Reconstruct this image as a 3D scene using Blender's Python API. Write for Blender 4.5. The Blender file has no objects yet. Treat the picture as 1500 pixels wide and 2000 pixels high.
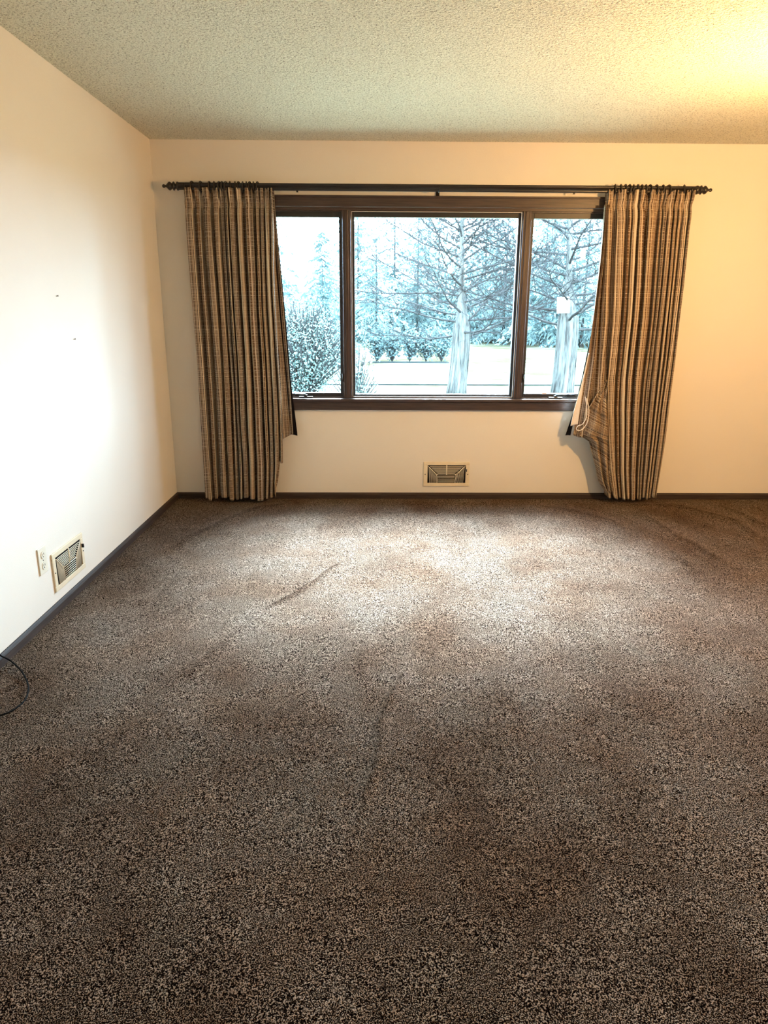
import bpy, math, random
from mathutils import Vector, Matrix, noise

# ------------------------------------------------------------------ camera
sc = bpy.context.scene
COL = sc.collection
CAM = Vector((1.48438, -5.12525, 1.35938))
PITCH, YAW, ROLL, FPX = 0.278685, -0.0138671, 0.00522772, 1369.71

def cam_axes():
    cp, sp = math.cos(PITCH), math.sin(PITCH)
    f = Vector((0, cp, -sp)); u = Vector((0, sp, cp)); x = Vector((1, 0, 0))
    Z = Matrix.Rotation(YAW, 3, 'Z')
    x, u, f = Z @ x, Z @ u, Z @ f
    cr, sr = math.cos(ROLL), math.sin(ROLL)
    return cr * x + sr * u, -sr * x + cr * u, f

AX, AU, AF = cam_axes()
cd = bpy.data.cameras.new('camera')
cam = bpy.data.objects.new('camera', cd)
COL.objects.link(cam)
cd.sensor_fit = 'VERTICAL'
cd.sensor_height = 24.0
cd.lens = FPX / 2000 * 24.0
cd.clip_end = 500
M = Matrix((AX, AU, -AF)).transposed().to_4x4()
M.translation = CAM
cam.matrix_world = M
sc.camera = cam

def ray(px, py):
    return AF + AX * ((px - 750) / FPX) - AU * ((py - 1000) / FPX)
def on_y(px, py, Y=0.0):           # survey of the photo: point of a vertical plane
    d = ray(px, py); return CAM + d * ((Y - CAM.y) / d.y)
def on_z(px, py, Z=0.0):
    d = ray(px, py); return CAM + d * ((Z - CAM.z) / d.z)

# ------------------------------------------------------------------ light
SKY = 80.0
BULB = 1980.0
FILL_REAR = 220.0
sc.view_settings.view_transform = 'Standard'
sc.view_settings.look = 'None'
sc.view_settings.gamma = 1
sc.view_settings.use_curve_mapping = False
sc.view_settings.exposure = 0.0
w = bpy.data.worlds.new('overcast_sky'); sc.world = w
w.use_nodes = True
bg = w.node_tree.nodes['Background']
bg.inputs['Color'].default_value = (0.55, 0.80, 1.0, 1)
bg.inputs['Strength'].default_value = SKY
# a sampling portal over the window opening (adds no light of its own)
pl = bpy.data.lights.new('window_portal', 'AREA')
pl.shape = 'RECTANGLE'; pl.size = 2.5; pl.size_y = 1.32
pl.cycles.is_portal = True
po = bpy.data.objects.new('window_portal', pl); COL.objects.link(po)
po.location = (1.905, 0.16, 1.39); po.rotation_euler = (-math.pi / 2, 0, 0)
# bright part of the cloud cover, high over the garden
sl = bpy.data.lights.new('bright_cloud', 'SUN')
sl.energy = 195.0; sl.angle = math.radians(34); sl.color = (0.80, 0.91, 1.0)
so = bpy.data.objects.new('bright_cloud', sl); COL.objects.link(so)
sd = Vector((-0.10, -1.0, -1.15))       # direction the light travels
so.rotation_euler = sd.to_track_quat('-Z', 'Y').to_euler()
so.location = (3, 8, 6)
sc.cycles.max_bounces = 10
sc.cycles.diffuse_bounces = 6
sc.cycles.transparent_max_bounces = 12
sc.cycles.sample_clamp_indirect = 6
sc.cycles.use_denoising = True
sc.cycles.caustics_reflective = False
sc.cycles.caustics_refractive = False

# ------------------------------------------------------------------ helpers
def smooth(t): t = max(0., min(1., t)); return t * t * (3 - 2 * t)
class MB:
    def __init__(s): s.v = []; s.f = []; s.uv = []; s.smooth = []
    def add(s, vs, fs, smooth=False, uvs=None):
        o = len(s.v); s.v += [tuple(v) for v in vs]
        for k, f in enumerate(fs):
            s.f.append([i + o for i in f]); s.smooth.append(smooth)
            s.uv.append([uvs[i] for i in f] if uvs else [(0, 0)] * len(f))
        return s
    def box(s, x0, x1, y0, y1, z0, z1):
        v = [(x, y, z) for z in (z0, z1) for y in (y0, y1) for x in (x0, x1)]
        return s.add(v, [(0, 2, 3, 1), (4, 5, 7, 6), (0, 1, 5, 4), (2, 6, 7, 3), (0, 4, 6, 2), (1, 3, 7, 5)])
    def tube(s, pts, rad, n=8, smooth=True, cap=True):
        pts = [Vector(p) for p in pts]
        if not hasattr(rad, '__len__'): rad = [rad] * len(pts)
        vs, fs = [], []
        up = Vector((0, 0, 1))
        t0 = (pts[1] - pts[0]).normalized()
        if abs(t0.z) > 0.9: up = Vector((1, 0, 0))
        a = t0.cross(up).normalized()
        for i, p in enumerate(pts):
            if i == 0: t = t0
            elif i == len(pts) - 1: t = (pts[i] - pts[i - 1]).normalized()
            else: t = (pts[i + 1] - pts[i - 1]).normalized()
            a = (a - t * a.dot(t))
            a = a.normalized() if a.length > 1e-6 else t.orthogonal().normalized()
            b = t.cross(a)
            for k in range(n):
                an = 2 * math.pi * k / n
                vs.append(p + (a * math.cos(an) + b * math.sin(an)) * rad[i])
        for i in range(len(pts) - 1):
            for k in range(n):
                k2 = (k + 1) % n
                fs.append((i * n + k, i * n + k2, (i + 1) * n + k2, (i + 1) * n + k))
        if cap:
            fs.append(tuple(range(n - 1, -1, -1)))
            fs.append(tuple((len(pts) - 1) * n + k for k in range(n)))
        return s.add(vs, fs, smooth)
    def lathe(s, prof, o, axis='X', n=20, sgn=1):
        # prof: list of (along, radius)
        o = Vector(o); vs, fs = [], []
        for a, r in prof:
            for k in range(n):
                an = 2 * math.pi * k / n
                c, d = r * math.cos(an), r * math.sin(an)
                vs.append(o + (Vector((a * sgn, c, d)) if axis == 'X' else Vector((c, d, a))))
        for i in range(len(prof) - 1):
            for k in range(n):
                k2 = (k + 1) % n
                fs.append((i * n + k, i * n + k2, (i + 1) * n + k2, (i + 1) * n + k))
        fs.append(tuple(range(n))); fs.append(tuple((len(prof) - 1) * n + k for k in range(n)))
        return s.add(vs, fs, True)
    def grid(s, P, nu, nv, uv=None):
        vs = [P(i, j) for j in range(nv + 1) for i in range(nu + 1)]
        uvs = [uv(i, j) for j in range(nv + 1) for i in range(nu + 1)] if uv else None
        W = nu + 1
        fs = [(j * W + i, j * W + i + 1, (j + 1) * W + i + 1, (j + 1) * W + i) for j in range(nv) for i in range(nu)]
        return s.add(vs, fs, True, uvs)
    def build(s, name, mat, parent=None, bevel=0.0, loc=None):
        me = bpy.data.meshes.new(name)
        me.from_pydata(s.v, [], s.f)
        me.polygons.foreach_set('use_smooth', s.smooth)
        ul = me.uv_layers.new(name='UVMap')
        flat = [c for f in s.uv for p in f for c in p]
        ul.data.foreach_set('uv', flat)
        me.materials.append(mat)
        me.validate(); me.update()
        o = bpy.data.objects.new(name, me); COL.objects.link(o)
        if parent: o.parent = parent
        if loc is not None: o.location = loc
        if bevel:
            b = o.modifiers.new('bevel', 'BEVEL'); b.width = bevel; b.segments = 2; b.limit_method = 'ANGLE'
        return o

def empty(name, loc=(0, 0, 0)):
    o = bpy.data.objects.new(name, None); COL.objects.link(o); o.location = loc
    o.empty_display_size = 0.1
    return o
def tag(o, label=None, cat=None, group=None, kind=None):
    if label: o['label'] = label
    if cat: o['category'] = cat
    if group: o['group'] = group
    if kind: o['kind'] = kind
    return o
def copy_tree(o, parent=None):
    c = o.copy(); COL.objects.link(c)
    if parent: c.parent = parent
    for ch in [x for x in COL.objects if x.parent == o]: copy_tree(ch, c)
    return c

# ------------------------------------------------------------------ materials
def catmull(P, n=8):
    out = []
    for i in range(len(P) - 1):
        a = P[max(i - 1, 0)]; b = P[i]; c = P[i + 1]; d = P[min(i + 2, len(P) - 1)]
        for k in range(n):
            t = k / n
            out.append(0.5 * ((2 * b) + (c - a) * t + (2 * a - 5 * b + 4 * c - d) * t * t + (3 * b - a - 3 * c + d) * t ** 3))
    out.append(P[-1]); return out

class N:
    def __init__(s, name, rough=0.6, spec=0.3):
        s.m = bpy.data.materials.new(name); s.m.use_nodes = True
        s.t = s.m.node_tree; s.b = s.t.nodes['Principled BSDF']
        s.b.inputs['Roughness'].default_value = rough
        s.b.inputs['Specular IOR Level'].default_value = spec
    def n(s, typ, **kw):
        nd = s.t.nodes.new(typ)
        for k, v in kw.items():
            if k.startswith('i_'):
                key = k[2:].replace('_', ' ')
                nd.inputs[int(key) if key.isdigit() else key].default_value = v
            else: setattr(nd, k, v)
        return nd
    def l(s, a, b): s.t.links.new(a, b)
    def ramp(s, fac, stops, interp='LINEAR'):
        r = s.n('ShaderNodeValToRGB'); r.color_ramp.interpolation = interp
        e = r.color_ramp.elements
        while len(e) < len(stops): e.new(0.5)
        for k, (p, c) in enumerate(stops):
            e[k].position = p; e[k].color = (*c, 1) if len(c) == 3 else c
        s.l(fac, r.inputs[0]); return r.outputs[0]
    def noise(s, vec, scale, detail=2, rough=0.5, dims='3D'):
        nd = s.n('ShaderNodeTexNoise'); nd.noise_dimensions = dims
        nd.inputs['Scale'].default_value = scale; nd.inputs['Detail'].default_value = detail
        nd.inputs['Roughness'].default_value = rough
        if dims == '1D': s.l(vec, nd.inputs['W'])
        else: s.l(vec, nd.inputs['Vector'])
        return nd.outputs['Fac']
    def pos(s): return s.n('ShaderNodeNewGeometry').outputs['Position']
    def objc(s): return s.n('ShaderNodeTexCoord').outputs['Object']
    def scale(s, vec, v):
        nd = s.n('ShaderNodeVectorMath', operation='MULTIPLY'); s.l(vec, nd.inputs[0]); nd.inputs[1].default_value = v
        return nd.outputs[0]
    def mix(s, fac, a, b, mode='MIX'):
        nd = s.n('ShaderNodeMix', data_type='RGBA', blend_type=mode)
        for sock, val in ((nd.inputs['Factor'], fac), (nd.inputs[6], a), (nd.inputs[7], b)):
            if isinstance(val, (int, float)): sock.default_value = val
            elif isinstance(val, tuple): sock.default_value = (*val, 1) if len(val) == 3 else val
            else: s.l(val, sock)
        return nd.outputs[2]
    def math(s, op, a, b=0.0):
        nd = s.n('ShaderNodeMath', operation=op)
        for sock, val in ((nd.inputs[0], a), (nd.inputs[1], b)):
            if isinstance(val, (int, float)): sock.default_value = val
            else: s.l(val, sock)
        return nd.outputs[0]
    def color(s, c):
        if isinstance(c, tuple): s.b.inputs['Base Color'].default_value = (*c, 1)
        else: s.l(c, s.b.inputs['Base Color'])
        return s
    def bump(s, h, dist=0.002, strength=1.0):
        nd = s.n('ShaderNodeBump'); nd.inputs['Distance'].default_value = dist
        nd.inputs['Strength'].default_value = strength
        s.l(h, nd.inputs['Height']); s.l(nd.outputs[0], s.b.inputs['Normal']); return s

def m_plain(name, c, rough=0.5, spec=0.3, var=0.0, metal=0.0, scale=40):
    k = N(name, rough, spec); k.b.inputs['Metallic'].default_value = metal
    if var:
        f = k.noise(k.objc(), scale, 3)
        k.color(k.ramp(f, [(0.3, tuple(x * (1 - var) for x in c)), (0.7, tuple(min(1, x * (1 + var)) for x in c))]))
    else: k.color(c)
    return k.m

def m_wall(name, c):
    k = N(name, 0.75, 0.2); p = k.pos()
    a = k.noise(p, 1.4, 3)
    k.color(k.ramp(a, [(0.35, tuple(x * 0.965 for x in c)), (0.65, c)]))
    k.bump(k.noise(p, 260, 3, 0.6), 0.0009, 0.8)
    return k.m
WALL_C = (0.81, 0.765, 0.69)
MW = m_wall('painted_plaster', WALL_C)

def m_ceiling():
    k = N('popcorn_ceiling', 0.95, 0.05); p = k.pos()
    a = k.noise(p, 85, 2, 0.55); b = k.noise(p, 230, 2, 0.6)
    h = k.math('ADD', k.math('MULTIPLY', k.ramp(a, [(0.42, (0, 0, 0)), (0.62, (1, 1, 1))]), 0.7), k.math('MULTIPLY', b, 0.5))
    col = k.ramp(k.noise(p, 120, 3, 0.7), [(0.36, (0.34, 0.32, 0.24)), (0.45, (0.86, 0.85, 0.72)), (0.75, (0.91, 0.90, 0.78))])
    k.color(col); k.bump(h, 0.009, 1.0)
    return k.m
MCEIL = m_ceiling()

def m_carpet():
    k = N('cut_pile_carpet', 1.0, 0.0); p = k.pos()
    q = k.scale(p, (1, 1, 1))
    w1 = k.noise(q, 60, 1, 0.5)
    f1 = k.noise(k.scale(q, (1.0, 0.8, 1)), 430, 1, 0.5)
    f2 = k.noise(q, 210, 1, 0.5)
    f = k.math('ADD', k.math('ADD', k.math('MULTIPLY', f1, 0.66), k.math('MULTIPLY', f2, 0.27)), k.math('MULTIPLY', w1, 0.07))
    tuft = k.ramp(f, [(0.44, (0.002, 0.001, 0.001)), (0.485, (0.012, 0.0075, 0.005)), (0.525, (0.092, 0.066, 0.048)), (0.57, (0.42, 0.335, 0.268))])
    # worn, brushed and soiled areas (they belong to the pile)
    lo = k.noise(k.scale(p, (1.3, 0.9, 1)), 2.0, 4, 0.6)
    m1 = k.mix(1.0, tuft, k.ramp(lo, [(0.34, (0.68, 0.60, 0.55)), (0.5, (0.88, 0.84, 0.81)), (0.62, (1.0, 1.0, 1.0))]), 'MULTIPLY')
    hue = k.noise(p, 2.6, 2, 0.5)
    m2 = k.mix(1.0, m1, k.ramp(hue, [(0.36, (1.0, 0.94, 0.89)), (0.48, (1, 0.98, 0.97)), (0.68, (0.98, 1.0, 1.0))]), 'MULTIPLY')
    at = k.n('ShaderNodeAttribute', attribute_name='nap_shade')      # brushed pile, plus painted shade and light sides of the creases
    nap_shade = k.math('MULTIPLY', k.math('ADD', at.outputs['Fac'], 1.0), 0.5)
    m3 = k.mix(1.0, m2, k.ramp(nap_shade, [(0.0, (0.22, 0.19, 0.17)), (0.5, (0.72, 0.72, 0.72)), (1.0, (1.0, 1.0, 1.0))]), 'MULTIPLY')
    m3 = k.mix(1.0, m3, (1.50, 1.50, 1.52), 'MULTIPLY')
    df = k.n('ShaderNodeBsdfDiffuse'); k.l(m3, df.inputs['Color'])
    h = k.math('ADD', f, k.math('MULTIPLY', k.noise(q, 30, 2, 0.5), 0.35))
    k.bump(h, 0.012, 1.0)
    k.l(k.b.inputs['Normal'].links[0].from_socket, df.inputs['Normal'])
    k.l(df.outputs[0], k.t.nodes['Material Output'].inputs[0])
    return k.m
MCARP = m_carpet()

def m_wood(name, c0, c1, rough=0.35, spec=0.5, along='X'):
    k = N(name, rough, spec); p = k.objc()
    sv = {'X': (2, 40, 40), 'Y': (40, 2, 40), 'Z': (40, 40, 2)}[along]
    f = k.noise(k.scale(p, sv), 3.0, 4, 0.6)
    k.color(k.ramp(f, [(0.3, c0), (0.7, c1)]))
    k.bump(f, 0.0006, 0.5)
    return k.m
MWOODX = m_wood('stained_window_wood', (0.022, 0.013, 0.011), (0.068, 0.040, 0.031))
MWOODZ = m_wood('stained_window_wood_upright', (0.022, 0.013, 0.011), (0.068, 0.040, 0.031), along='Z')
MBASE = m_wood('dark_baseboard_wood', (0.020, 0.012, 0.009), (0.052, 0.034, 0.027), 0.65, 0.35)
MBASEY = m_wood('dark_baseboard_wood_side', (0.020, 0.012, 0.009), (0.052, 0.034, 0.027), 0.65, 0.35, 'Y')
MROD = m_wood('ebonised_rod_wood', (0.006, 0.005, 0.005), (0.022, 0.015, 0.011), 0.32, 0.5)
MSASH = m_plain('black_sash_paint', (0.012, 0.010, 0.010), 0.4, 0.5)
MBEAD = m_plain('pale_glazing_bead', (0.62, 0.58, 0.55), 0.35, 0.5)
MMETAL = m_plain('dark_bronze_metal', (0.02, 0.018, 0.017), 0.3, 0.6, metal=0.6)
MVENT = m_plain('cream_register_enamel', (0.78, 0.68, 0.50), 0.45, 0.4, 0.04)
MVENTW = m_plain('cream_register_bars', (0.86, 0.79, 0.64), 0.45, 0.4)
MVOID = m_plain('dark_duct', (0.012, 0.009, 0.008), 0.9, 0.1)
MPLATE = m_plain('ivory_outlet_plastic', (0.78, 0.74, 0.62), 0.35, 0.4, 0.03)
MSLOT = m_plain('outlet_slot_black', (0.01, 0.01, 0.01), 0.6)
MCABLE = m_plain('black_cable_rubber', (0.004, 0.004, 0.004), 0.8, 0.1)
MLINE = m_plain('shaded_lining_cloth', (0.012, 0.010, 0.011), 0.9, 0.05, 0.2)  # backlit lining: the shade on its room side is put into the colour
MHEM = m_plain('white_hem_cloth', (0.82, 0.78, 0.76), 0.9, 0.1, 0.08, scale=200)

def m_fabric():
    k = N('striped_woven_curtain', 0.9, 0.08)
    uv = k.n('ShaderNodeTexCoord').outputs['UV']
    sx = k.n('ShaderNodeSeparateXYZ'); k.l(uv, sx.inputs[0]); U, V = sx.outputs[0], sx.outputs[1]
    wob = k.math('MULTIPLY', k.noise(uv, 25, 2), 0.0022)
    Uw = k.math('ADD', U, wob)
    band = k.noise(Uw, 24, 0, 0.5, '1D')
    fine = k.noise(Uw, 150, 2, 0.6, '1D')
    warp = k.ramp(fine, [(0.32, (0.085, 0.060, 0.044)), (0.46, (0.225, 0.160, 0.110)), (0.55, (0.39, 0.295, 0.21)), (0.68, (0.70, 0.59, 0.46))])
    tint = k.ramp(band, [(0.32, (0.46, 0.46, 0.50)), (0.42, (0.80, 0.76, 0.74)), (0.46, (1, 1, 1)), (0.53, (1.0, 0.95, 0.88)), (0.555, (0.34, 0.25, 0.20)), (0.64, (0.40, 0.30, 0.23)), (0.66, (1, 1, 1))])
    base = k.mix(1.0, warp, tint, 'MULTIPLY')
    edge = k.ramp(band, [(0.515, (0, 0, 0)), (0.535, (1, 1, 1)), (0.55, (1, 1, 1)), (0.56, (0, 0, 0))])
    base = k.mix(k.math('MULTIPLY', edge, 0.75), base, (0.72, 0.64, 0.50))
    vw = k.math('ADD', V, k.math('MULTIPLY', k.noise(k.scale(uv, (30, 12, 1)), 1.0, 2), 0.004))
    weft = k.noise(vw, 190, 1, 0.5, '1D')
    wm = k.ramp(weft, [(0.53, (0, 0, 0)), (0.60, (1, 1, 1))])
    brk = k.ramp(k.noise(k.scale(uv, (45, 120, 1)), 1.0, 2, 0.6), [(0.40, (0.15,) * 3), (0.58, (1, 1, 1))])
    m = k.math('MULTIPLY', k.math('MULTIPLY', wm, brk), 0.55)
    k.color(k.mix(m, base, (0.62, 0.54, 0.42)))
    k.bump(k.math('ADD', fine, weft), 0.0012, 0.6)
    return k.m
MFAB = m_fabric()

def m_glass():
    k = N('window_glass'); t = k.t
    tr = k.n('ShaderNodeBsdfTransparent'); tr.inputs[0].default_value = (0.93, 0.97, 0.98, 1)
    gl = k.n('ShaderNodeBsdfGlossy'); gl.inputs['Roughness'].default_value = 0.0
    fr = k.n('ShaderNodeFresnel'); fr.inputs[0].default_value = 1.45
    mx = k.n('ShaderNodeMixShader')
    k.l(k.math('MULTIPLY', fr.outputs[0], 0.7), mx.inputs[0]); k.l(tr.outputs[0], mx.inputs[1]); k.l(gl.outputs[0], mx.inputs[2])
    k.l(mx.outputs[0], t.nodes['Material Output'].inputs[0])
    return k.m
MGLASS = m_glass()

# ------------------------------------------------------------------ room shell
H = 2.44
XR, YR = 5.4, -6.3
OX0, OX1, OZ0, OZ1 = 0.66, 3.15, 0.745, 2.035     # rough opening of the window
wb = MB()
wb.box(-0.15, OX0, 0, 0.15, -0.05, H + .1); wb.box(OX1, XR + .15, 0, 0.15, -0.05, H + .1)
wb.box(OX0, OX1, 0, 0.15, -0.05, OZ0); wb.box(OX0, OX1, 0, 0.15, OZ1, H + .1)
tag(wb.build('wall_back', MW), kind='structure')
tag(MB().box(-0.15, 0, YR - .15, 0, -0.05, H + .1).build('wall_left', MW), kind='structure')
tag(MB().box(XR, XR + .15, YR - .15, 0, -0.05, H + .1).build('wall_right', MW), kind='structure')
tag(MB().box(0, XR, YR - .15, YR, -0.05, H + .1).build('wall_rear', MW), kind='structure')
tag(MB().box(-.15, XR + .15, YR - .15, .15, H, H + .12).build('ceiling', MCEIL), kind='structure')

# carpet with its wrinkles, ridges and vacuum sweeps as real relief
def poly(pxs): return [Vector(on_z(x, y)[:2]) for x, y in pxs]
RIDGES = [  # polyline, height, half width
    (poly([(300, 1352), (400, 1290), (490, 1205)]), 0.006, 0.035),
    (poly([(485, 1203), (560, 1170), (610, 1140), (650, 1108), (685, 1088)]), 0.012, 0.013),
    (poly([(800, 1300), (765, 1360), (742, 1420), (742, 1470), (715, 1560), (690, 1640)]), 0.010, 0.017),
    (poly([(715, 1225), (705, 1300), (712, 1350)]), 0.004, 0.03),
    (poly([(320, 1085), (370, 1050), (440, 1018), (500, 993), (580, 980)]), 0.008, 0.05),
    (poly([(180, 1180), (300, 1175), (350, 1120)]), 0.004, 0.05),
    (poly([(1040, 985), (1130, 1000), (1200, 1020), (1230, 1045)]), 0.006, 0.05),
    (poly([(1200, 985), (1330, 990), (1430, 1015), (1500, 1060)]), 0.007, 0.05),
    (poly([(1400, 985), (1460, 1010), (1520, 1040)]), 0.008, 0.05),
    (poly([(1250, 1000), (1310, 1040), (1400, 1090), (1440, 1110)]), 0.007, 0.05),
    (poly([(1290, 1060), (1340, 1100), (1375, 1125)]), 0.006, 0.04),
    (poly([(620, 1060), (625, 1015)]), 0.005, 0.03),
    (poly([(700, 1055), (690, 1020)]), 0.005, 0.03),
    (poly([(755, 1050), (745, 1005)]), 0.005, 0.03),
    (poly([(830, 1050), (840, 1010)]), 0.005, 0.03),
    (poly([(940, 1055), (925, 1010)]), 0.005, 0.03),
]
BB = []
for P, h, wd in RIDGES:
    xs = [p.x for p in P]; ys = [p.y for p in P]
    BB.append((min(xs) - 3 * wd, max(xs) + 3 * wd, min(ys) - 3 * wd, max(ys) + 3 * wd))
def carpet_h(x, y):
    z = 0.004 * noise.noise(Vector((x * 2.1, y * 2.6, 3))) + 0.003 * noise.noise(Vector((x * 6, y * 9, 7)))
    q = Vector((x, y))
    for (P, h, wd), bb in zip(RIDGES, BB):
        if not (bb[0] < x < bb[1] and bb[2] < y < bb[3]): continue
        best = 9
        for a, b in zip(P[:-1], P[1:]):
            d = b - a; t = max(0, min(1, (q - a).dot(d) / d.length_squared))
            e = (q - a - d * t); best = min(best, e.length)
        jag = 1 + 0.35 * noise.noise(Vector((x * 25, y * 25, 1)))
        e0 = min((q - P[0]).length, (q - P[-1]).length)
        z += 1.6 * h * jag * math.exp(-(best / wd) ** 2) * smooth(e0 / 0.30 + 0.05)
    m = min(x, -y, 0.05) / 0.05
    return z * max(0, m)
nx, ny = 560, 450
def cx(i): return XR * i / nx
def cy(j): return -4.5 * j / ny
fl = MB()
fl.grid(lambda i, j: (cx(i), cy(j), carpet_h(cx(i), cy(j))), nx, ny)
fl.f = [f[::-1] for f in fl.f]
fl.add([(0, -4.5, 0), (0, YR, 0), (XR, YR, 0), (XR, -4.5, 0)], [(0, 1, 2, 3)])
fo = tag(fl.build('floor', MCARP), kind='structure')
def nap_shade(x, y):
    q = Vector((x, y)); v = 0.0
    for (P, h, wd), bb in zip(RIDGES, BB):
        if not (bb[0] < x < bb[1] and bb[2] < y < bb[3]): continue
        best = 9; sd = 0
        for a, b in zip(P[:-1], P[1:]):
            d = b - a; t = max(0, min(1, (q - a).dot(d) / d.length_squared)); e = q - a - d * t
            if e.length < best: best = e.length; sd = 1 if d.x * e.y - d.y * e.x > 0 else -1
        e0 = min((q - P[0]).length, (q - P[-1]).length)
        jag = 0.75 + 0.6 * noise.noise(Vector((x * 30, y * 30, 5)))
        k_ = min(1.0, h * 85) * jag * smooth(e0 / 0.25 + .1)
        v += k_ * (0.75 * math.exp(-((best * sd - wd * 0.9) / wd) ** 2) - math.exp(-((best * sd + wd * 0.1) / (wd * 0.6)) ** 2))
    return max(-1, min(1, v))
na = fo.data.attributes.new('nap_shade', 'FLOAT', 'POINT')
vals = [nap_shade(v.co.x, v.co.y) if v.co.y > -4.4 else 0.0 for v in fo.data.vertices]
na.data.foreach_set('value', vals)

# low dark baseboards: a bevelled strip with a rounded top
def base_prof(d, h): return [(0, 0), (d, 0), (d, h * 0.72), (d * 0.75, h * 0.9), (d * 0.35, h), (0, h)]
def baseboard(name, axis, a0, a1, mat, at=0.0, sg=1):
    pr = base_prof(0.014, 0.046); vs = []; n = len(pr)
    for a in (a0, a1):
        for d, z in pr: vs.append((a, at - d * sg, z) if axis == 'X' else (at + d * sg, a, z))
    fs = [(k, (k + 1) % n, n + (k + 1) % n, n + k) for k in range(n)] + [tuple(range(n)), tuple(range(2 * n - 1, n - 1, -1))]
    tag(MB().add(vs, fs).build(name, mat), kind='structure')
baseboard('baseboard_back', 'X', 0, XR, MBASE)
baseboard('baseboard_left', 'Y', YR, -0.014, MBASEY)
baseboard('baseboard_right', 'Y', YR, -0.014, MBASEY, XR, -1)
baseboard('baseboard_rear', 'X', 0.014, XR - .014, MBASE, YR, -1)

# ------------------------------------------------------------------ window
win = empty('window_1', (1.905, 0, 0.7)); tag(win, kind='structure')
def wpart(mb, name, mat, bevel=0.0, par=None):
    o = mb.build(name, mat, None, bevel)
    o.parent = par or win
    o.matrix_parent_inverse = Matrix.Translation(-Vector(win.location))
    if par: o.matrix_parent_inverse = Matrix.Identity(4)
    return o
CX0, CX1 = 0.60, 3.21
c = MB()
c.box(CX0, CX1, -0.022, 0.0, OZ1 - 0.0, 2.103)
c.box(CX0, CX1, -0.030, 0.0, 2.092, 2.106)
wpart(c, 'head_casing', MWOODX, 0.003)
c = MB(); c.box(CX0, CX1, -0.020, 0.0, 0.668, 0.728)
wpart(c, 'apron', MWOODX, 0.003)
c = MB(); c.box(CX0, CX1, -0.034, 0.055, 0.728, 0.752)
wpart(c, 'sill', MWOODX, 0.005)
for x0, x1 in ((CX0, OX0), (OX1, CX1)):
    wpart(MB().box(x0, x1, -0.022, 0.0, 0.752, OZ1), 'side_casing', MWOODZ, 0.003)
# jamb lining
c = MB(); c.box(OX0, OX1, 0.0, 0.13, OZ1 - 0.018, OZ1); wpart(c, 'head_jamb', MWOODX)
for x0, x1 in ((OX0, OX0 + .018), (OX1 - .018, OX1)):
    wpart(MB().box(x0, x1, 0.0, 0.13, 0.752, OZ1 - .018), 'side_jamb', MWOODZ)
# mullions between the lights (stepped section)
for a, b, s in ((1.262, 1.318, 1), (2.492, 2.548, -1)):
    m = MB(); m.box(a, b, -0.004, 0.13, 0.752, OZ1 - .018)
    m.box(a + .016, b - .016, -0.012, -0.004, 0.752, OZ1 - .018)
    wpart(m, 'mullion', MWOODZ, 0.003)
# bottom and head rails of the frame
wpart(MB().box(OX0 + .018, OX1 - .018, 0.045, 0.13, 0.7515, 0.768), 'bottom_rail', MWOODX, 0.002)
def ring_frame(x0, x1, z0, z1, w_, y0, y1, mb=None, wb_=None, wt=None):
    mb = mb or MB(); wb_ = wb_ or w_; wt = wt or w_
    mb.box(x0, x0 + w_, y0, y1, z0, z1); mb.box(x1 - w_, x1, y0, y1, z0, z1)
    mb.box(x0 + w_, x1 - w_, y0, y1, z0, z0 + wb_); mb.box(x0 + w_, x1 - w_, y0, y1, z1 - wt, z1)
    return mb
# centre fixed light: brown stop, pale bead, black sash
z0, z1 = 0.755, OZ1 - .018
wpart(ring_frame(1.318, 2.492, z0, z1, 0.006, 0.012, 0.055), 'inner_stop', MWOODX, 0.001)
wpart(ring_frame(1.3235, 2.4865, z0 + .005, z1 - .005, 0.0035, 0.010, 0.016), 'glazing_bead', MBEAD)
sx = wpart(ring_frame(1.325, 2.485, z0 + .007, z1 - .007, 0.018, 0.035, 0.075, wb_=0.016, wt=0.032), 'fixed_sash', MSASH, 0.002)
wpart(MB().box(1.335, 2.475, 0.055, 0.059, z0 + .015, z1 - .03), 'pane', MGLASS)
# casements
for x0, x1, s in ((OX0 + .018, 1.262, -1), (2.548, OX1 - .018, 1)):
    wpart(ring_frame(x0, x1, z0 - .003, z1, 0.008, 0.015, 0.05), 'inner_stop', MWOODX, 0.001)
    wpart(ring_frame(x0 + .006, x1 - .006, z0 + .004, z1 - .006, 0.020, 0.03, 0.07, wb_=0.028, wt=0.036), 'casement_sash', MSASH, 0.002)
    wpart(MB().box(x0 + .02, x1 - .02, 0.050, 0.054, z0 + .02, z1 - .02), 'pane', MGLASS)
    # crank with folded handle
    cxp = 0.985 if s < 0 else 2.80
    m = MB(); m.box(cxp - .05, cxp + .05, -0.008, 0.03, 0.753, 0.765)
    m.tube([(cxp, 0.005, .763), (cxp, 0.005, .776)], 0.012, 12)
    cr = wpart(m, 'crank_housing', MMETAL, 0.003)
    m = MB(); hx = cxp + (0.105 if s > 0 else -0.105)
    m.tube([(cxp, 0.0, .776), (cxp + .05 * s, -0.006, .781), (hx, -0.008, .779)], [.007, .006, .005], 8)
    m.tube([(hx - .025 * s, -0.009, .779), (hx + .03 * s, -0.009, .779)], [.011, .010], 12)
    h = wpart(m, 'crank_handle', MMETAL, 0, cr)
    lx = 1.252 if s < 0 else 2.558
    m = MB(); m.box(lx - .006, lx + .006, 0.0, 0.016, 0.87, 0.93)
    m.tube([(lx, -0.002, 0.925), (lx - .004 * s, -0.012, 0.905), (lx, -0.014, 0.885)], [.004, .005, .004], 8)
    wpart(m, 'sash_latch', MMETAL, 0.001)
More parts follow.
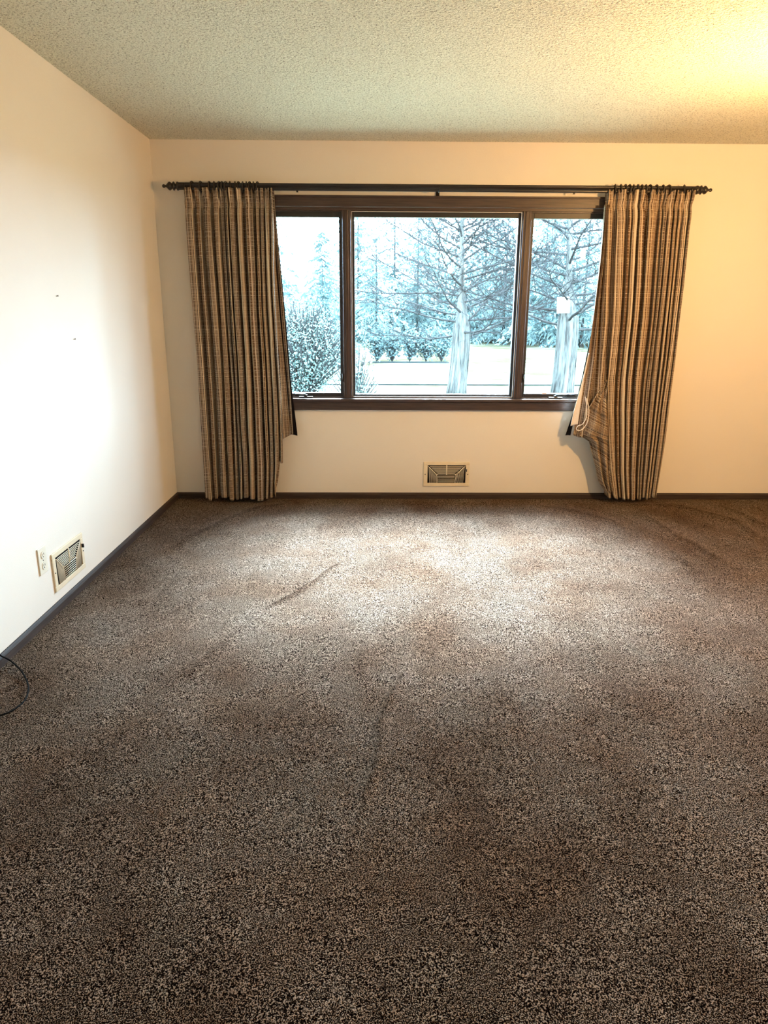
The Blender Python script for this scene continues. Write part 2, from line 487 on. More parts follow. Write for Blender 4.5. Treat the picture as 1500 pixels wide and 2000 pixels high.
wpart(MB().box(2.70, 2.735, 0.004, 0.016, 0.785, 0.797), 'screen_clip', MBEAD, 0.002)

# ------------------------------------------------------------------ curtain rod
YP = -0.10; ZP = 2.142
rod = empty('curtain_rod', (1.905, YP, ZP))
tag(rod, 'long dark wooden curtain rod with turned finials above the window', 'curtain rod')
def rpart(mb, name, mat, par=None):
    o = mb.build(name, mat); o.parent = par or rod
    o.matrix_parent_inverse = Matrix.Translation(-Vector(rod.location)) if not par else Matrix.Identity(4)
    return o
m = MB()
nfl = 28; R0 = 0.0225
vs = []; fs = []
for i, x in enumerate((0.185, 3.63)):
    for k in range(nfl * 2):
        a = math.pi * k / nfl; r = R0 - (0.0018 if k % 2 else 0)
        vs.append((x, YP + r * math.cos(a), ZP + r * math.sin(a)))
n2 = nfl * 2
fs = [(k, (k + 1) % n2, n2 + (k + 1) % n2, n2 + k) for k in range(n2)]
m.add(vs, fs)
rpart(m, 'pole', MROD)
fin = [(0, .020), (.006, .027), (.014, .027), (.018, .018), (.024, .014), (.030, .024), (.036, .029), (.040, .024), (.044, .015), (.050, .020), (.060, .027), (.068, .025), (.076, .017), (.084, .009), (.090, .007), (.096, .011), (.103, .012), (.109, .008), (.112, .001)]
for x, s in ((0.200, -1), (3.605, 1)):
    m = MB(); m.lathe(fin, (x, YP, ZP), 'X', 24, s); rpart(m, 'finial', MROD)
for x in (0.235, 1.905, 3.575):
    m = MB()
    m.box(x - .012, x + .012, -0.008, 0.0, ZP - .045, ZP + .035)
    m.box(x - .007, x + .007, YP + .012, -0.006, ZP - .012, ZP + .004)
    m.tube([(x, YP + .026 * math.cos(a), ZP + .026 * math.sin(a)) for a in [math.radians(t) for t in range(-200, 21, 20)]], 0.005, 6)
    rpart(m, 'bracket', MMETAL)
for x in (0.972, 2.80):
    m = MB(); m.box(x - .006, x + .006, YP - .005, YP + .005, ZP - .032, ZP - .019); rpart(m, 'slide', MMETAL)

# rings
ORD = ['first', 'second', 'third', 'fourth', 'fifth', 'sixth', 'seventh', 'eighth', 'ninth', 'tenth', 'eleventh', 'twelfth', 'thirteenth', 'fourteenth', 'fifteenth', 'sixteenth', 'seventeenth', 'eighteenth']
def torus(mb, R, r, nu=24, nv=8):
    vs = []; fs = []
    for i in range(nu):
        a = 2 * math.pi * i / nu
        for j in range(nv):
            b = 2 * math.pi * j / nv; q = R + r * math.cos(b)
            vs.append((r * math.sin(b), q * math.cos(a), q * math.sin(a)))
    for i in range(nu):
        for j in range(nv):
            fs.append((i * nv + j, ((i + 1) % nu) * nv + j, ((i + 1) % nu) * nv + (j + 1) % nv, i * nv + (j + 1) % nv))
    return mb.add(vs, fs, True)
rm = MB(); torus(rm, 0.0300, 0.0048)
ring0 = rm.build('curtain_ring', MROD)
em = MB(); em.tube([(0, 0, -0.029), (0.003, 0, -0.036), (0, 0.002, -0.042), (-0.003, 0, -0.037), (0, 0, -0.030)], 0.0016, 6)
eye0 = em.build('eyelet', MMETAL, ring0)
LX = [375, 392, 409, 418, 428, 434, 441, 449, 459, 466, 474, 481, 488, 495, 503]
RX = [1202, 1213, 1222, 1230, 1238, 1246, 1254, 1262, 1270, 1283, 1296, 1307, 1337]
rr = random.Random(4)
first = True
for side, xs in (('left', LX), ('right', RX)):
    order = xs if side == 'left' else xs[::-1]
    for k, px in enumerate(order):
        o = ring0 if first else copy_tree(ring0)
        first = False
        X = on_y(px, 358, YP).x
        o.location = (X, YP + rr.uniform(-.0005, .0005), ZP - 0.0012)
        o.rotation_euler = (0, 0, rr.uniform(-.25, .25))
        tag(o, '%s dark curtain ring counted from the %s finial along the rod' % (ORD[k], side), 'curtain ring', 'curtain rings above the %s curtain' % side)

# ------------------------------------------------------------------ curtains
def interp(tab, y):
    if y <= tab[0][0]: return tab[0][1]
    for (a, va), (b, vb) in zip(tab[:-1], tab[1:]):
        if y <= b: return va + (vb - va) * (y - a) / (b - a)
    return tab[-1][1]

def curtain_panel(left, right, top_px, bot, folds, seed, depth=0.032, y0=-0.105, nu=520, nv=150, order=None):
    """left/right: edge of the cloth as (photo row, photo column) surveyed on the curtain's plane."""
    rnd = random.Random(seed)
    # irregular fold phase: cumulative fold widths
    ws = [rnd.choice((0.5, 0.7, 0.9, 1.1, 1.9)) * rnd.uniform(.9, 1.1) for _ in range(folds)]
    tot = sum(ws); cum = [0]
    for q in ws: cum.append(cum[-1] + q / tot)
    amp = [rnd.uniform(0.6, 1.15) for _ in range(folds + 1)]
    skew = [rnd.uniform(-0.5, 0.5) for _ in range(folds + 1)]
    def phase(s, v):
        s2 = s + 0.022 * noise.noise(Vector((s * 3, v * 1.6, seed)))
        s2 = max(0, min(0.99999, s2))
        for k in range(folds):
            if s2 < cum[k + 1]: break
        f = (s2 - cum[k]) / (cum[k + 1] - cum[k])
        return k, f
    rows = []
    for j in range(nv + 1):
        t = j / nv
        row = []
        for i in range(nu + 1):
            s = i / nu
            py = top_px + (bot(s) - top_px) * t
            k, f = phase(s, t)
            a = amp[k] * (1 - f) + amp[k + 1] * f
            # rounded pleats pressed together; a little deeper in the middle height
            head = 1 - smooth((py - top_px) / 40.0)
            d = depth * a * (0.75 + 0.35 * smooth(t * 1.5)) * (1 - 0.35 * head)
            ph = 2 * math.pi * (f)
            sn = 2 * abs(math.sin(math.pi * f)) ** 0.7 - 1
            pinch_ = math.exp(-((py - top_px - 30) / 9.0) ** 2)
            yy = y0 - d * sn * (1 - 0.55 * pinch_) + 0.006 * noise.noise(Vector((s * 14, t * 5, seed + 3)))
            # heading: tight small gathers on top of the folds
            yy += 0.012 * head * math.sin(s * folds * 2 * math.pi * 2.0 + 25 * t) * (1 - pinch_)
            yy += 0.004 * math.sin(s * folds * 2 * math.pi * 1.7 + 3 * noise.noise(Vector((s * 3, t * 2, seed))))
            pinch = math.exp(-((py - top_px - 34) / 16.0) ** 2)
            yy += 0.010 * pinch * (0.5 + 0.5 * sn)
            xl = on_y(interp(left, py), py, y0).x; xr = on_y(interp(right, py), py, y0).x
            z = on_y(interp(left, py), py, y0).z
            wfold = (xr - xl) * (cum[k + 1] - cum[k])
            x = xl + (xr - xl) * s + (0.17 + 0.1 * skew[k]) * wfold * math.sin(2 * ph) * 0.9 + 0.10 * skew[k] * wfold * math.sin(ph)
            x += 0.006 * noise.noise(Vector((s * 6, t * 4, seed + 9))) * smooth(t * 3)
            row.append(Vector((x, yy, z)))
        rows.append(row)
    mid = rows[nv // 2]; L = [0]
    for a, b in zip(mid[:-1], mid[1:]): L.append(L[-1] + math.hypot(b.x - a.x, b.y - a.y))
    m = MB()
    m.grid(lambda i, j: rows[j][i], nu, nv, lambda i, j: (L[i] + seed * 3.3, rows[j][i].z * 1.0))
    return m, rows
def solid(o, th=0.0016):
    s = o.modifiers.new('thickness', 'SOLIDIFY'); s.thickness = th; s.offset = 0
    return o

def strip(left, right, y0, top, bot, wave=0.006, n=3, seed=0, nu=40, nv=110, rot=False, ybow=0.0, uvx=0.0):
    m = MB()
    def P(i, j):
        s = i / nu; t = j / nv
        b = bot(s) if callable(bot) else bot
        py = top + (b - top) * t
        yy = y0 - wave * math.cos(2 * math.pi * n * s + 1.5 * noise.noise(Vector((s, t * 3, seed)))) + ybow * s
        l = on_y(interp(left, py), py, y0); r = on_y(interp(right, py), py, y0)
        p = l.lerp(r, s); p.y = yy; return p
    def UV(i, j):
        p = P(i, j); s = i / nu
        a = (uvx + s * (0.10 + 0.05 * n), p.z)
        if rot: a = (p.z * 1.2 + uvx, s * .2)
        return a
    m.grid(P, nu, nv, UV)
    return m

# left curtain
cl = empty('curtain', (0.50, -0.105, 0.03))
tag(cl, 'left striped woven curtain hanging to the carpet beside the left casement', 'curtain', 'striped curtains on the rod')
def cpart(mb, name, mat, root, th=0.0016):
    o = mb.build(name, mat); o.parent = root; o.matrix_parent_inverse = Matrix.Translation(-Vector(root.location))
    return solid(o, th)
def botL(s):
    b = 972 + 3 * math.sin(s * 20) - 4 * (s < 0.06)
    if s > 0.90: b = 972 - 70 * smooth((s - 0.90) / 0.05)
    return b
mL, _ = curtain_panel([(365, 357), (500, 366), (700, 384), (850, 393), (972, 400)],
                      [(365, 533), (450, 536), (600, 541), (760, 549), (905, 553), (972, 552)],
                      367, botL, 13, 5, 0.046)
cpart(mL, 'panel', MFAB, cl)
# hem corner folded back above the carpet
mm = strip([(880, 528), (972, 524)], [(880, 551), (905, 547), (940, 543), (966, 536)], -0.085, 880, lambda s: 972 - 8 * s, 0.005, 1, 3, 20, 30, rot=True)
cpart(mm, 'hem_corner', MFAB, cl)
# leading edge turned back towards the glass
mm = strip([(367, 522), (500, 528), (700, 545), (858, 553)], [(367, 535), (430, 539), (600, 554), (760, 567), (848, 573)], -0.070,
           369, lambda s: 857 - 10 * s, 0.007, 1, 8, 24, 110, uvx=4.1)
cpart(mm, 'leading_edge', MFAB, cl)
mm = strip([(369, 529), (600, 545), (700, 555), (848, 568)], [(369, 535), (430, 540), (600, 556), (760, 570), (848, 581)], -0.064,
           369, lambda s: 848 + 3 * s, 0.002, 1, 8, 10, 80)
o = cpart(mm, 'lining', MLINE, cl); o['label'] = 'lining edge darkened as if unlit'

# right curtain
cr_ = empty('curtain', (3.35, -0.105, 0.03))
tag(cr_, 'right striped woven curtain bunched up at its inner lower edge', 'curtain', 'striped curtains on the rod')
def botR(s): return 968 + 5 * math.sin(s * 3.1) + 2 * math.sin(s * 40)
mR, _ = curtain_panel([(370, 1184), (500, 1180), (620, 1176), (740, 1166), (800, 1166), (860, 1170), (920, 1176), (972, 1184)],
                      [(370, 1357), (450, 1345), (560, 1334), (700, 1316), (850, 1296), (972, 1277)],
                      371, botR, 13, 12, 0.046)
cpart(mR, 'panel', MFAB, cr_)
# gathered inner edge sweeping to the window side
mm = strip([(400, 1181), (500, 1172), (600, 1160), (700, 1146), (780, 1130), (850, 1117)],
           [(400, 1190), (600, 1184), (700, 1184), (780, 1184), (850, 1178)], -0.115, 400, lambda s: 848 + 6 * math.sin(s * 7), 0.024, 2.8, 5, 90, 110, uvx=2.2)
cpart(mm, 'gathered_edge', MFAB, cr_)
mm = strip([(440, 1180), (540, 1171), (640, 1157), (740, 1136), (800, 1121), (850, 1104)],
           [(440, 1182), (600, 1164), (700, 1148), (780, 1130), (850, 1114)], -0.075, 440, lambda s: 850, 0.004, 1, 6, 12, 80)
o = cpart(mm, 'lining', MLINE, cr_); o['label'] = 'lining edge darkened as if unlit'
# pale turned hem that catches the daylight
mm = strip([(690, 1149), (740, 1138), (760, 1133), (800, 1121), (832, 1114)],
           [(690, 1151), (740, 1141), (760, 1138), (800, 1132), (832, 1128)], -0.146, 690, lambda s: 832 - 4 * s, 0.003, 1, 2, 12, 60)
o = cpart(mm, 'hem_band', MHEM, cr_); o['label'] = 'white hem band'
# cloth bundle caught up sideways: weave runs across
def bundle():
    m = MB(); nu_, nv_ = 90, 110
    L_ = [(742, 1182), (775, 1160), (800, 1146), (830, 1138), (850, 1131), (862, 1150), (900, 1161), (940, 1170), (960, 1182)]
    R_ = [(742, 1186), (775, 1190), (830, 1194), (880, 1192), (920, 1190), (960, 1196)]
    def P(i, j):
        s = i / nu_; t = j / nv_; py = 742 + (960 - 742) * t
        y0 = -0.135
        l = on_y(interp(L_, py), py, y0); r = on_y(interp(R_, py), py, y0)
        p = l.lerp(r, s)
        body = math.sin(math.pi * min(1, max(0, s))) ** 0.5
        fold = math.cos(2 * math.pi * (2.6 * s + 0.5 * t + 0.3 * noise.noise(Vector((s * 2, t * 4, 2)))))
        bulge = 0.035 * math.exp(-((py - 835) / 45) ** 2)
        p.y = y0 - 0.022 * fold - (bulge + 0.006) * body + 0.008 * noise.noise(Vector((s * 5, t * 9, 4)))
        return p
    def UV(i, j):
        p = P(i, j); s = i / nu_
        return (p.z * 1.25 + 0.12 * s + 7, s * 0.16)
    m.grid(P, nu_, nv_, UV); return m
cpart(bundle(), 'caught_up_hem', MFAB, cr_)
# looped cord
pts = [(1143, 775), (1146, 795), (1145, 815), (1138, 828), (1129, 832), (1126, 838), (1131, 841), (1140, 836), (1148, 822), (1150, 800), (1146, 778)]
m = MB(); m.tube(catmull([on_y(x, y, -0.185) for x, y in pts], 6), 0.0032, 8)
o = m.build('cord_loop', MHEM); o.parent = cr_; o.matrix_parent_inverse = Matrix.Translation(-Vector(cr_.location)); o['label'] = 'white cord loop'

# ------------------------------------------------------------------ air registers
def register():
    root = empty('air_register', (0, 0, 0))
    W_, H_ = 0.345, 0.186
    # local: x right, z up, y towards the room is negative; opening surveyed from the photo
    s = W_ / 890.0
    ox0, ox1 = (355 - 275) * s - W_ / 2, (1090 - 275) * s - W_ / 2
    def X(px): return (px - 275) * s - W_ / 2
    def Zc(py): return H_ - (py - 225) / 470.0 * H_
    zt, zb = Zc(290), Zc(632)
    f = MB()
    f.box(-W_ / 2, W_ / 2, -0.008, 0, zt, H_); f.box(-W_ / 2, W_ / 2, -0.008, 0, 0, zb)
    f.box(-W_ / 2, ox0, -0.008, 0, zb, zt); f.box(ox1, W_ / 2, -0.008, 0, zb, zt)
    f.build('frame', MVENT, root, 0.003)
    MB().box(ox0 - .004, ox1 + .004, -0.0015, -0.0002, zb - .004, zt + .004).build('duct_opening', MVOID, root)
    b = MB()
    def bar(p, r=0.0016): b.tube([(x, -0.0065, z) for x, z in p], r, 5, True)
    n = 9
    for k in range(1, n):
        t = k / n
        xl = X(362 + (540 - 362) * t); xr = X(1083 - (1083 - 893) * t)
        zt_ = Zc(296 + (470 - 296) * t); rad = 0.012 + 0.010 * t
        xlb = X(378 + (552 - 378) * t); xrb = X(1062 - (1062 - 880) * t)
        P = [(xlb, zb)]
        for q in range(7):
            a = math.pi - q / 6 * math.pi / 2
            P.append((xl + rad + rad * math.cos(a), zt_ - rad + rad * math.sin(a)))
        for q in range(7):
            a = math.pi / 2 - q / 6 * math.pi / 2
            P.append((xr - rad + rad * math.cos(a), zt_ - rad + rad * math.sin(a)))
        P.append((xrb, zb)); bar(P)
    for k in range(5):
        zz = Zc(505 + k * 26); bar([(X(548), zz), (X(884), zz)])
    b.build('louvre_bars', MVENTW, root)
    d = MB()
    def thick(p, r=0.0022): d.tube([(x, -0.0078, z) for x, z in p], r, 6, True)
    thick([(X(722), zt), (X(722), Zc(472))], 0.0035)
    thick([(X(533), Zc(474)), (X(908), Zc(474))])
    thick([(X(365), Zc(310)), (X(533), Zc(474)), (X(548), zb)])
    thick([(X(1075), Zc(310)), (X(908), Zc(474)), (X(882), zb)])
    d.build('divider', MVENTW, root)
    v = MB(); v.box(ox1 + .004, ox1 + .009, -0.020, -0.006, Zc(410), Zc(360)); v.build('damper_lever', MMETAL, root, 0.001)
    for x in (-W_ / 2 + .013, W_ / 2 - .013):
        q = MB(); q.tube([(x, -0.0075, Zc(462)), (x, -0.0100, Zc(462))], 0.0035, 10); q.build('screw', MMETAL, root)
    return root
reg = register(); reg.location = (2.021, 0, 0.097)
tag(reg, 'cream metal air register with fanned bars on the wall below the window', 'air register', 'air registers low on the walls')
reg2 = copy_tree(reg)
reg2.location = (0, -1.905, 0.094); reg2.rotation_euler = (0, 0, math.pi / 2)
tag(reg2, 'white metal air register with fanned bars on the left wall beside the outlet')

# ------------------------------------------------------------------ outlet
ol = empty('wall_outlet', (0, -2.158, 0.223))
tag(ol, 'ivory duplex wall outlet on the left wall next to the air register', 'outlet')
def op(mb, name, mat, par=ol, bev=0.0): return mb.build(name, mat, par, bev)
op(MB().box(0, 0.006, -0.038, 0.038, 0, 0.122), 'cover_plate', MPLATE, bev=0.002)
for z in (0.036, 0.086):
    r = MB(); r.tube([(0.005, 0, z), (0.0085, 0, z)], 0.0165, 20, False)
    r = op(r, 'receptacle', MPLATE)
    sl_ = MB(); sl_.box(0.0083, 0.0090, -0.008, -0.0055, z - .001, z + .008); sl_.box(0.0083, 0.0090, 0.0055, 0.008, z - .001, z + .008)
    sl_.tube([(0.0083, 0, z - .008), (0.0091, 0, z - .008)], 0.0028, 10)
    op(sl_, 'slots', MSLOT, r)
q = MB(); q.tube([(0.006, 0, 0.061), (0.0075, 0, 0.061)], 0.003, 10); op(q, 'screw', MMETAL)

# ------------------------------------------------------------------ cable on the carpet
def on_x(px, py, X):
    d = ray(px, py); return CAM + d * ((X - CAM.x) / d.x)
P = [(0.03, -3.2, 0.05), (0.026, -2.85, 0.05)] + [tuple(on_x(x, y, X)) for x, y, X in ((-22, 1270, .024), (2, 1281, .026), (18, 1289, .036))]
P += [tuple(on_z(x, y, z)) for x, y, z in [(33, 1301, .018), (46, 1317, .012), (54, 1335, .011), (55, 1350, .011), (48, 1368, .011), (30, 1384, .011), (8, 1395, .011), (-30, 1404, .011), (-60, 1408, .011)]]
P = [Vector(p) for p in P]
tag(MB().tube(catmull(P), 0.0032, 8).build('cable', MCABLE), 'thin black cable looping over the carpet at the left wall', 'cable')

# nails left in the wall
for y, z, lab in ((-1.69, 1.42, 'lone small dark nail in the left wall, the higher one'), (-1.55, 1.22, 'lone small dark nail in the left wall, the lower one')):
    m = MB(); m.tube([(0, 0, 0), (0.008, 0, 0.001)], 0.0016, 8); m.tube([(0.008, 0, 0.001), (0.0095, 0, 0.001)], 0.0035, 10)
    o = m.build('nail', MMETAL, loc=(0, y, z)); tag(o, lab, 'nail', 'nails in the left wall')

# ------------------------------------------------------------------ hanging lamp just out of the picture, top right
LP = Vector((3.50, -1.92, 1.90))
def m_emit(name, c, st):
    k = N(name); k.b.inputs['Emission Color'].default_value = (*c, 1); k.b.inputs['Emission Strength'].default_value = st
    k.color((0.8, 0.8, 0.8)); return k.m
def pendant(LP, col, st, label):
    lamp = empty('pendant_lamp', (LP.x, LP.y, H))
    tag(lamp, label, 'lamp')
    MB().lathe([(0, .05), (-.012, .05), (-.025, .02)], (0, 0, 0), 'Z', 24).build('canopy', MPLATE, lamp)
    MB().tube([(0, 0, -.02), (0, 0, LP.z - H + .10)], 0.003, 8).build('cord', MPLATE, lamp)
    MB().lathe([(.10, .012), (.095, .016), (.055, .017), (.05, .014)], (0, 0, LP.z - H), 'Z', 16).build('socket', MMETAL, lamp)
    MB().lathe([(-.045, .001), (-.041, .018), (-.03, .034), (-.01, .044), (.01, .043), (.03, .030), (.05, .014), (.054, .012)], (0, 0, LP.z - H), 'Z', 20).build('bulb', m_emit('warm_bulb', col, st), lamp)
pendant(LP, (1.0, 0.55, 0.20), BULB, 'bare warm bulb hanging on a cord from the ceiling at the right')
pendant(Vector((2.6, -5.75, 1.95)), (1.0, 0.60, 0.27), FILL_REAR, 'added fill bulb hanging on a cord at the rear of the room behind the viewer')  # fill light added behind the viewer to brighten the room

# ------------------------------------------------------------------ garden
GZ = -0.6
def ground(px, py): return on_z(px, py, GZ)
def m_out(name, c, var=0.25, scale=8):
    return m_plain(name, c, 0.95, 0.0, var, 0, scale)
def m_grass():
    k = N('lawn_grass', 0.95, 0.0); p = k.pos()
    k.color(k.ramp(k.noise(k.scale(p, (.3, .5, 1)), 1.0, 5, .7), [(0.42, (0.014, 0.0135, 0.0078)), (0.60, (0.046, 0.046, 0.032))]))
    return k.m
MGRASS = m_grass()
MDRIVE = m_out('garden_edging', (0.010, 0.012, 0.012))
MBARK = m_out('bare_bark', (0.019, 0.0185, 0.018), 0.5, 30)
MTWIG = m_out('bare_twigs', (0.018, 0.018, 0.018), 0.3, 10)
def m_trunk():
    k = N('ridged_trunk_bark', 0.95, 0.0); p = k.objc()
    k.color(k.ramp(k.noise(k.scale(p, (14, 14, 1.6)), 1.0, 4, .7), [(0.38, (0.016, 0.015, 0.014)), (0.50, (0.042, 0.041, 0.037)), (0.66, (0.065, 0.063, 0.057))]))
    return k.m
MTRUNK = m_trunk()
MLEAFC = m_out('evergreen_needles', (0.078, 0.110, 0.107), 0.5, 3)
MLEAFG = m_out('bush_leaves', (0.062, 0.090, 0.080), 0.5, 5)
MLEAFD = m_out('shrub_twigs', (0.038, 0.055, 0.054), 0.5, 5)
MBOARD = m_out('pale_board', (0.40, 0.34, 0.26), 0.05)
tag(MB().box(-60, 70, 7.0, 140, GZ - .1, GZ).build('lawn', MGRASS), kind='structure')
tag(MB().box(-12, 16, 0.15, 7.0, GZ - .1, GZ).build('bounce_ground', m_out('pale_bounce_ground', (0.145, 0.138, 0.10), 0.1)), kind='structure')  # unseen pale ground, added to bounce daylight up to the ceiling

def tree_bare(name, base, height, r0, lean, lenf, seed, label, nprim=78, fork=None, spread=3.2):
    rnd = random.Random(seed)
    root = empty(name, base); tag(root, label, 'tree')
    tr = MB(); br = MB(); tw = MB()
    def trunkp(t):
        return Vector((lean * t + 0.06 * math.sin(t * 9), 0.05 * math.sin(t * 7), height * t))
    npt = 24
    rf = lambda t: r0 * (interp([(0, 1.12), (.03, 1.0), (.21, .93), (.25, .64), (.33, .30), (.6, .16), (1, .03)], t))
    rad = [rf(i / npt) for i in range(npt + 1)]
    tr.tube([trunkp(i / npt) for i in range(npt + 1)], rad, 12)
    # ridges of bark
    for k in range(14):
        a = 2 * math.pi * k / 14
        tr.tube([trunkp(t) + Vector((math.cos(a + t), math.sin(a + t), 0)) * rf(t) for t in [0, .05, .10, .15, .19, .22]], r0 * 0.07, 4)
    def grow(p, d, L, r, depth, mb):
        n = 5; pts = [p]; q = p.copy(); dd = d.copy()
        for i in range(n):
            dd = (dd + Vector((rnd.gauss(0, .16), rnd.gauss(0, .16), rnd.gauss(0, .12) + (0.07 if depth < 2 else 0.0)))).normalized()
            q = q + dd * L / n; pts.append(q.copy())
        mb.tube(pts, [r * (1 - 0.75 * i / n) for i in range(n + 1)], 5 if depth == 0 else 3, True, False)
        if depth < 2:
            m = 14 if depth == 0 else 7
            for k in range(m):
                t = 0.15 + 0.85 * (k + rnd.random()) / m
                i = min(n - 1, int(t * n)); f = t * n - i
                pp = pts[i].lerp(pts[i + 1], min(1, f))
                ax = (pts[i + 1] - pts[i]).normalized()
                side = ax.cross(Vector((rnd.gauss(0, .5), rnd.gauss(0, .5), 1))).normalized() * rnd.choice((-1, 1))
                nd = (ax * 0.75 + side * 0.75 + Vector((0, 0, rnd.uniform(-.15, .4)))).normalized()
                grow(pp, nd, L * rnd.uniform(.28, .5) * (1.15 - .5 * t), max(r * 0.42, 0.0048), depth + 1, tw)
    for k in range(nprim):
        t = 0.18 + 0.80 * ((k + rnd.random()) / nprim)
        a = k * 2.399 + rnd.uniform(-.4, .4)
        el = -0.10 + 1.15 * t ** 1.2 + rnd.uniform(-.15, .15)
        L = spread * (1.10 - 0.75 * t) * rnd.uniform(.65, 1.1)
        grow(trunkp(t), Vector((math.cos(a) * math.cos(el), math.sin(a) * math.cos(el), math.sin(el))), L, r0 * 0.13 * (1.15 - .7 * t), 0, br)
    tr.build('trunk', MTRUNK, root); br.build('branches', MBARK, root)
    o = tw.build('twigs', MTWIG, root); o['kind'] = 'stuff'
    return root
g = ground(890, 778)
tree_bare('bare_tree', g, 7.5, 0.21, 0.15, 1, 3, 'large leafless tree with spreading branches on the lawn behind the centre pane')
g = ground(1096, 782)
t2 = tree_bare('bare_tree', g, 8.5, 0.24, -0.1, 1, 9, 'thick trunked leafless tree on the lawn behind the right pane', 72, spread=3.4)
b = MB(); b.box(-.14, .14, -0.03, 0.0, -0.17, 0.17)
bp = ground(1096, 782); bb = b.build('board', MBOARD, None, .01, loc=on_y(1100, 596, bp.y - 0.27))
bb.rotation_euler = (0, -0.05, 0)
tag(bb, 'small pale square board fixed on the thick trunk behind the right pane', 'board')

def conifer_mesh(height, radius, seed, dens=1.0):
    rnd = random.Random(seed); fo_ = MB(); tr = MB()
    tr.tube([(0, 0, 0), (0, 0, height * .5), (0, 0, height * .97)], [height * .010, height * .006, .006], 8)
    nb = int(height * 26 * dens)
    for k in range(nb):                      # boughs
        t = ((k + rnd.random()) / nb) ** 1.15; z = height * (0.03 + 0.97 * t)
        L = (radius * (1 - t) ** 0.75 + 0.10) * rnd.uniform(.6, 1.15)
        an = rnd.uniform(0, 6.283); d = Vector((math.cos(an), math.sin(an), 0)); sd_ = Vector((-d.y, d.x, 0))
        n = max(5, int(L * 11))
        for i in range(n):
            f = (i + rnd.random()) / n
            c_ = Vector((0, 0, z)) + d * L * f + Vector((0, 0, 0.25 * L * f - 0.55 * L * f * f))
            q = rnd.uniform(.12, .30) * (0.5 + 0.7 * (1 - t))
            o1 = sd_ * rnd.choice((-1, 1)) * q * rnd.uniform(.4, 1.5) + d * q * .6 - Vector((0, 0, q * rnd.uniform(.1, 1.3)))
            wv = d * q * .30 + Vector((0, 0, q * .15))
            o = len(fo_.v); fo_.v += [tuple(c_ - wv), tuple(c_ + wv), tuple(c_ + o1)]
            fo_.f.append([o, o + 1, o + 2]); fo_.uv.append([(0, 0)] * 3); fo_.smooth.append(False)
    return fo_, tr
CM = []
for k, (h_, r_) in enumerate(((9.5, 2.6), (8.0, 2.2), (11, 3.0))):
    a, b = conifer_mesh(h_, r_, 40 + k)
    CM.append((a, b))
protos = []
conifers = [  # photo column of trunk, distance, proto, scale
    (505, 26, 0, .95), (560, 38, 1, .62), (592, 33, 0, .44), (574, 30, 1, .50), (612, 36, 0, .42), (640, 42, 1, .62), (668, 36, 0, .42), (700, 44, 0, 1.15), (735, 38, 1, 0.95), (770, 47, 2, 1.0), (815, 42, 0, 1.0), (855, 48, 2, .98),
    (900, 43, 1, 1.2), (945, 46, 0, 1.15), (985, 41, 2, .9), (1030, 45, 0, 1.2), (1060, 38, 1, 1.1), (1100, 43, 2, 1.0), (1140, 37, 0, 1.05), (1180, 40, 2, 1.0),
    (680, 52, 2, 1.0), (835, 54, 2, 1.15), (965, 53, 2, 1.2), (1075, 52, 2, 1.2)]
pr = {}
rg = random.Random(2)
def conifer(k):
    if k not in pr:
        root = empty('conifer', (0, 0, GZ)); CM[k][1].build('trunk', MBARK, root)
        f = CM[k][0].build('foliage', MLEAFC, root); f['kind'] = 'stuff'
        pr[k] = root; return root
    return copy_tree(pr[k])
for px, D, k, s in conifers:
    o = conifer(k)
    p = on_y(px, 605, D); o.location = (p.x, D, GZ); o.scale = (s, s, s); o.rotation_euler = (0, 0, rg.uniform(0, 6))
    side = 'left' if px < 670 else 'centre' if px < 1010 else 'right'
    tag(o, 'evergreen tree in the dense row beyond the lawn, seen through the %s pane' % side, 'tree', 'evergreen trees seen through the %s pane' % side)
# the young spire standing free against the sky in the left pane
p = on_y(628, 452, 22)
a, b = conifer_mesh(p.z - GZ, 1.35, 77, 2.6)
sp = empty('conifer', (0, 0, 0))
sp.location = (p.x, 22, p.z - 5.2)
hb_ = MB(); 
a.build('foliage', MLEAFC, sp)['kind'] = 'stuff'; b.build('trunk', MBARK, sp)
sp.location = (p.x, 22, GZ)
tag(sp, 'young pointed evergreen whose tip stands against the sky in the left pane', 'tree')

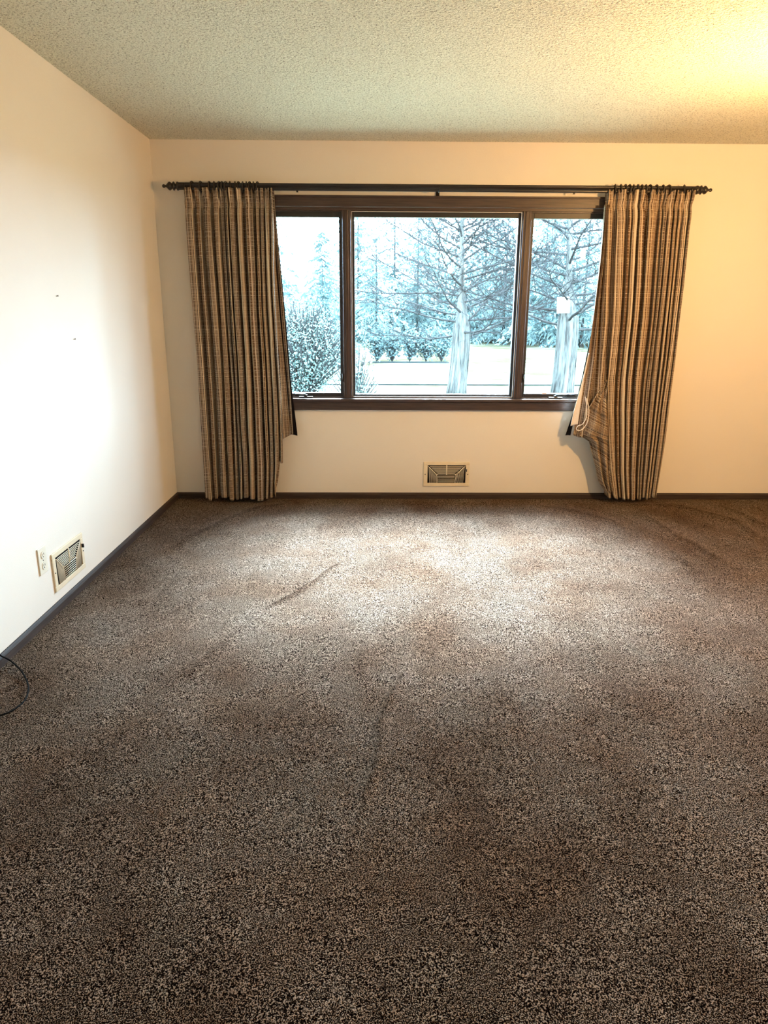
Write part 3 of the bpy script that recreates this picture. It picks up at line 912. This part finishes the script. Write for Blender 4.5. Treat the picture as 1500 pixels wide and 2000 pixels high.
def bush(name, base, rx, ry, h_, seed, label, mat, n=900, group=None, leaf=0.12, cat='bush'):
    rnd = random.Random(seed); root = empty(name, base); tag(root, label, cat, group)
    st = MB(); lf = MB()
    for k in range(n // 22):
        an = rnd.uniform(0, 6.283); sp_ = rnd.uniform(.2, 1)
        e = Vector((math.cos(an) * rx * sp_, math.sin(an) * ry * sp_, h_ * (1 - .45 * sp_ ** 2) * rnd.uniform(.75, 1.05)))
        pts = [Vector((0, 0, 0)), Vector((e.x * .35, e.y * .35, e.z * .55)), e]
        st.tube(pts, [.018, .012, .006], 4, True, False)
        for q in range(22):
            t = rnd.uniform(.3, 1); c_ = pts[0].lerp(pts[1], t * 2) if t < .5 else pts[1].lerp(pts[2], t * 2 - 1)
            c_ = c_ + Vector((rnd.gauss(0, .16) * rx, rnd.gauss(0, .16) * ry, rnd.gauss(0, .10) * h_))
            d = Vector((rnd.gauss(0, 1), rnd.gauss(0, 1), rnd.gauss(.3, .8))).normalized() * leaf * rnd.uniform(.6, 1.3)
            sd_ = d.orthogonal().normalized() * leaf * .28
            lf.add([c_, c_ + d * .5 + sd_, c_ + d, c_ + d * .5 - sd_], [(0, 1, 2, 3)])
    st.build('stems', MBARK, root)
    lf.build('leaves', mat, root)['kind'] = 'stuff'
    return root
p = on_y(610, 768, 9); bush('bush', (p.x - .15, 9.2, GZ), 1.0, .9, 2.1, 5, 'tall leafy bush filling the lower half of the left pane', MLEAFG, 13000, leaf=.05)
p = on_y(700, 768, 7.5); bush('bush', (p.x - .05, 7.5, GZ), .42, .4, 1.35, 6, 'low leafy bush at the bottom left corner of the centre pane', MLEAFG, 1500, leaf=.055)
labs = ['first', 'second', 'third', 'fourth', 'fifth']
for k, px in enumerate((736, 766, 800, 832, 862)):
    g = ground(px, 706)
    bush('shrub', g, .62, .5, 1.35, 20 + k, '%s of the low shrubs from the left along the far lawn edge' % labs[k], MLEAFD, 900, 'low shrubs along the far lawn edge', .13, 'shrub')
# edgings in the lawn
e0, e1 = ground(720, 706), ground(872, 706)
tag(MB().box(e0.x, e1.x, e0.y - .9, e0.y - .3, GZ, GZ + .03).build('lawn_edging', MDRIVE), 'dark edging strip running in front of the low shrubs', 'edging')
e0 = ground(690, 752)
tag(MB().box(e0.x - 2, e0.x + 9, e0.y, e0.y + .05, GZ, GZ + .03).build('lawn_edging', MDRIVE), 'thin dark edging line across the lawn near the trees', 'edging')
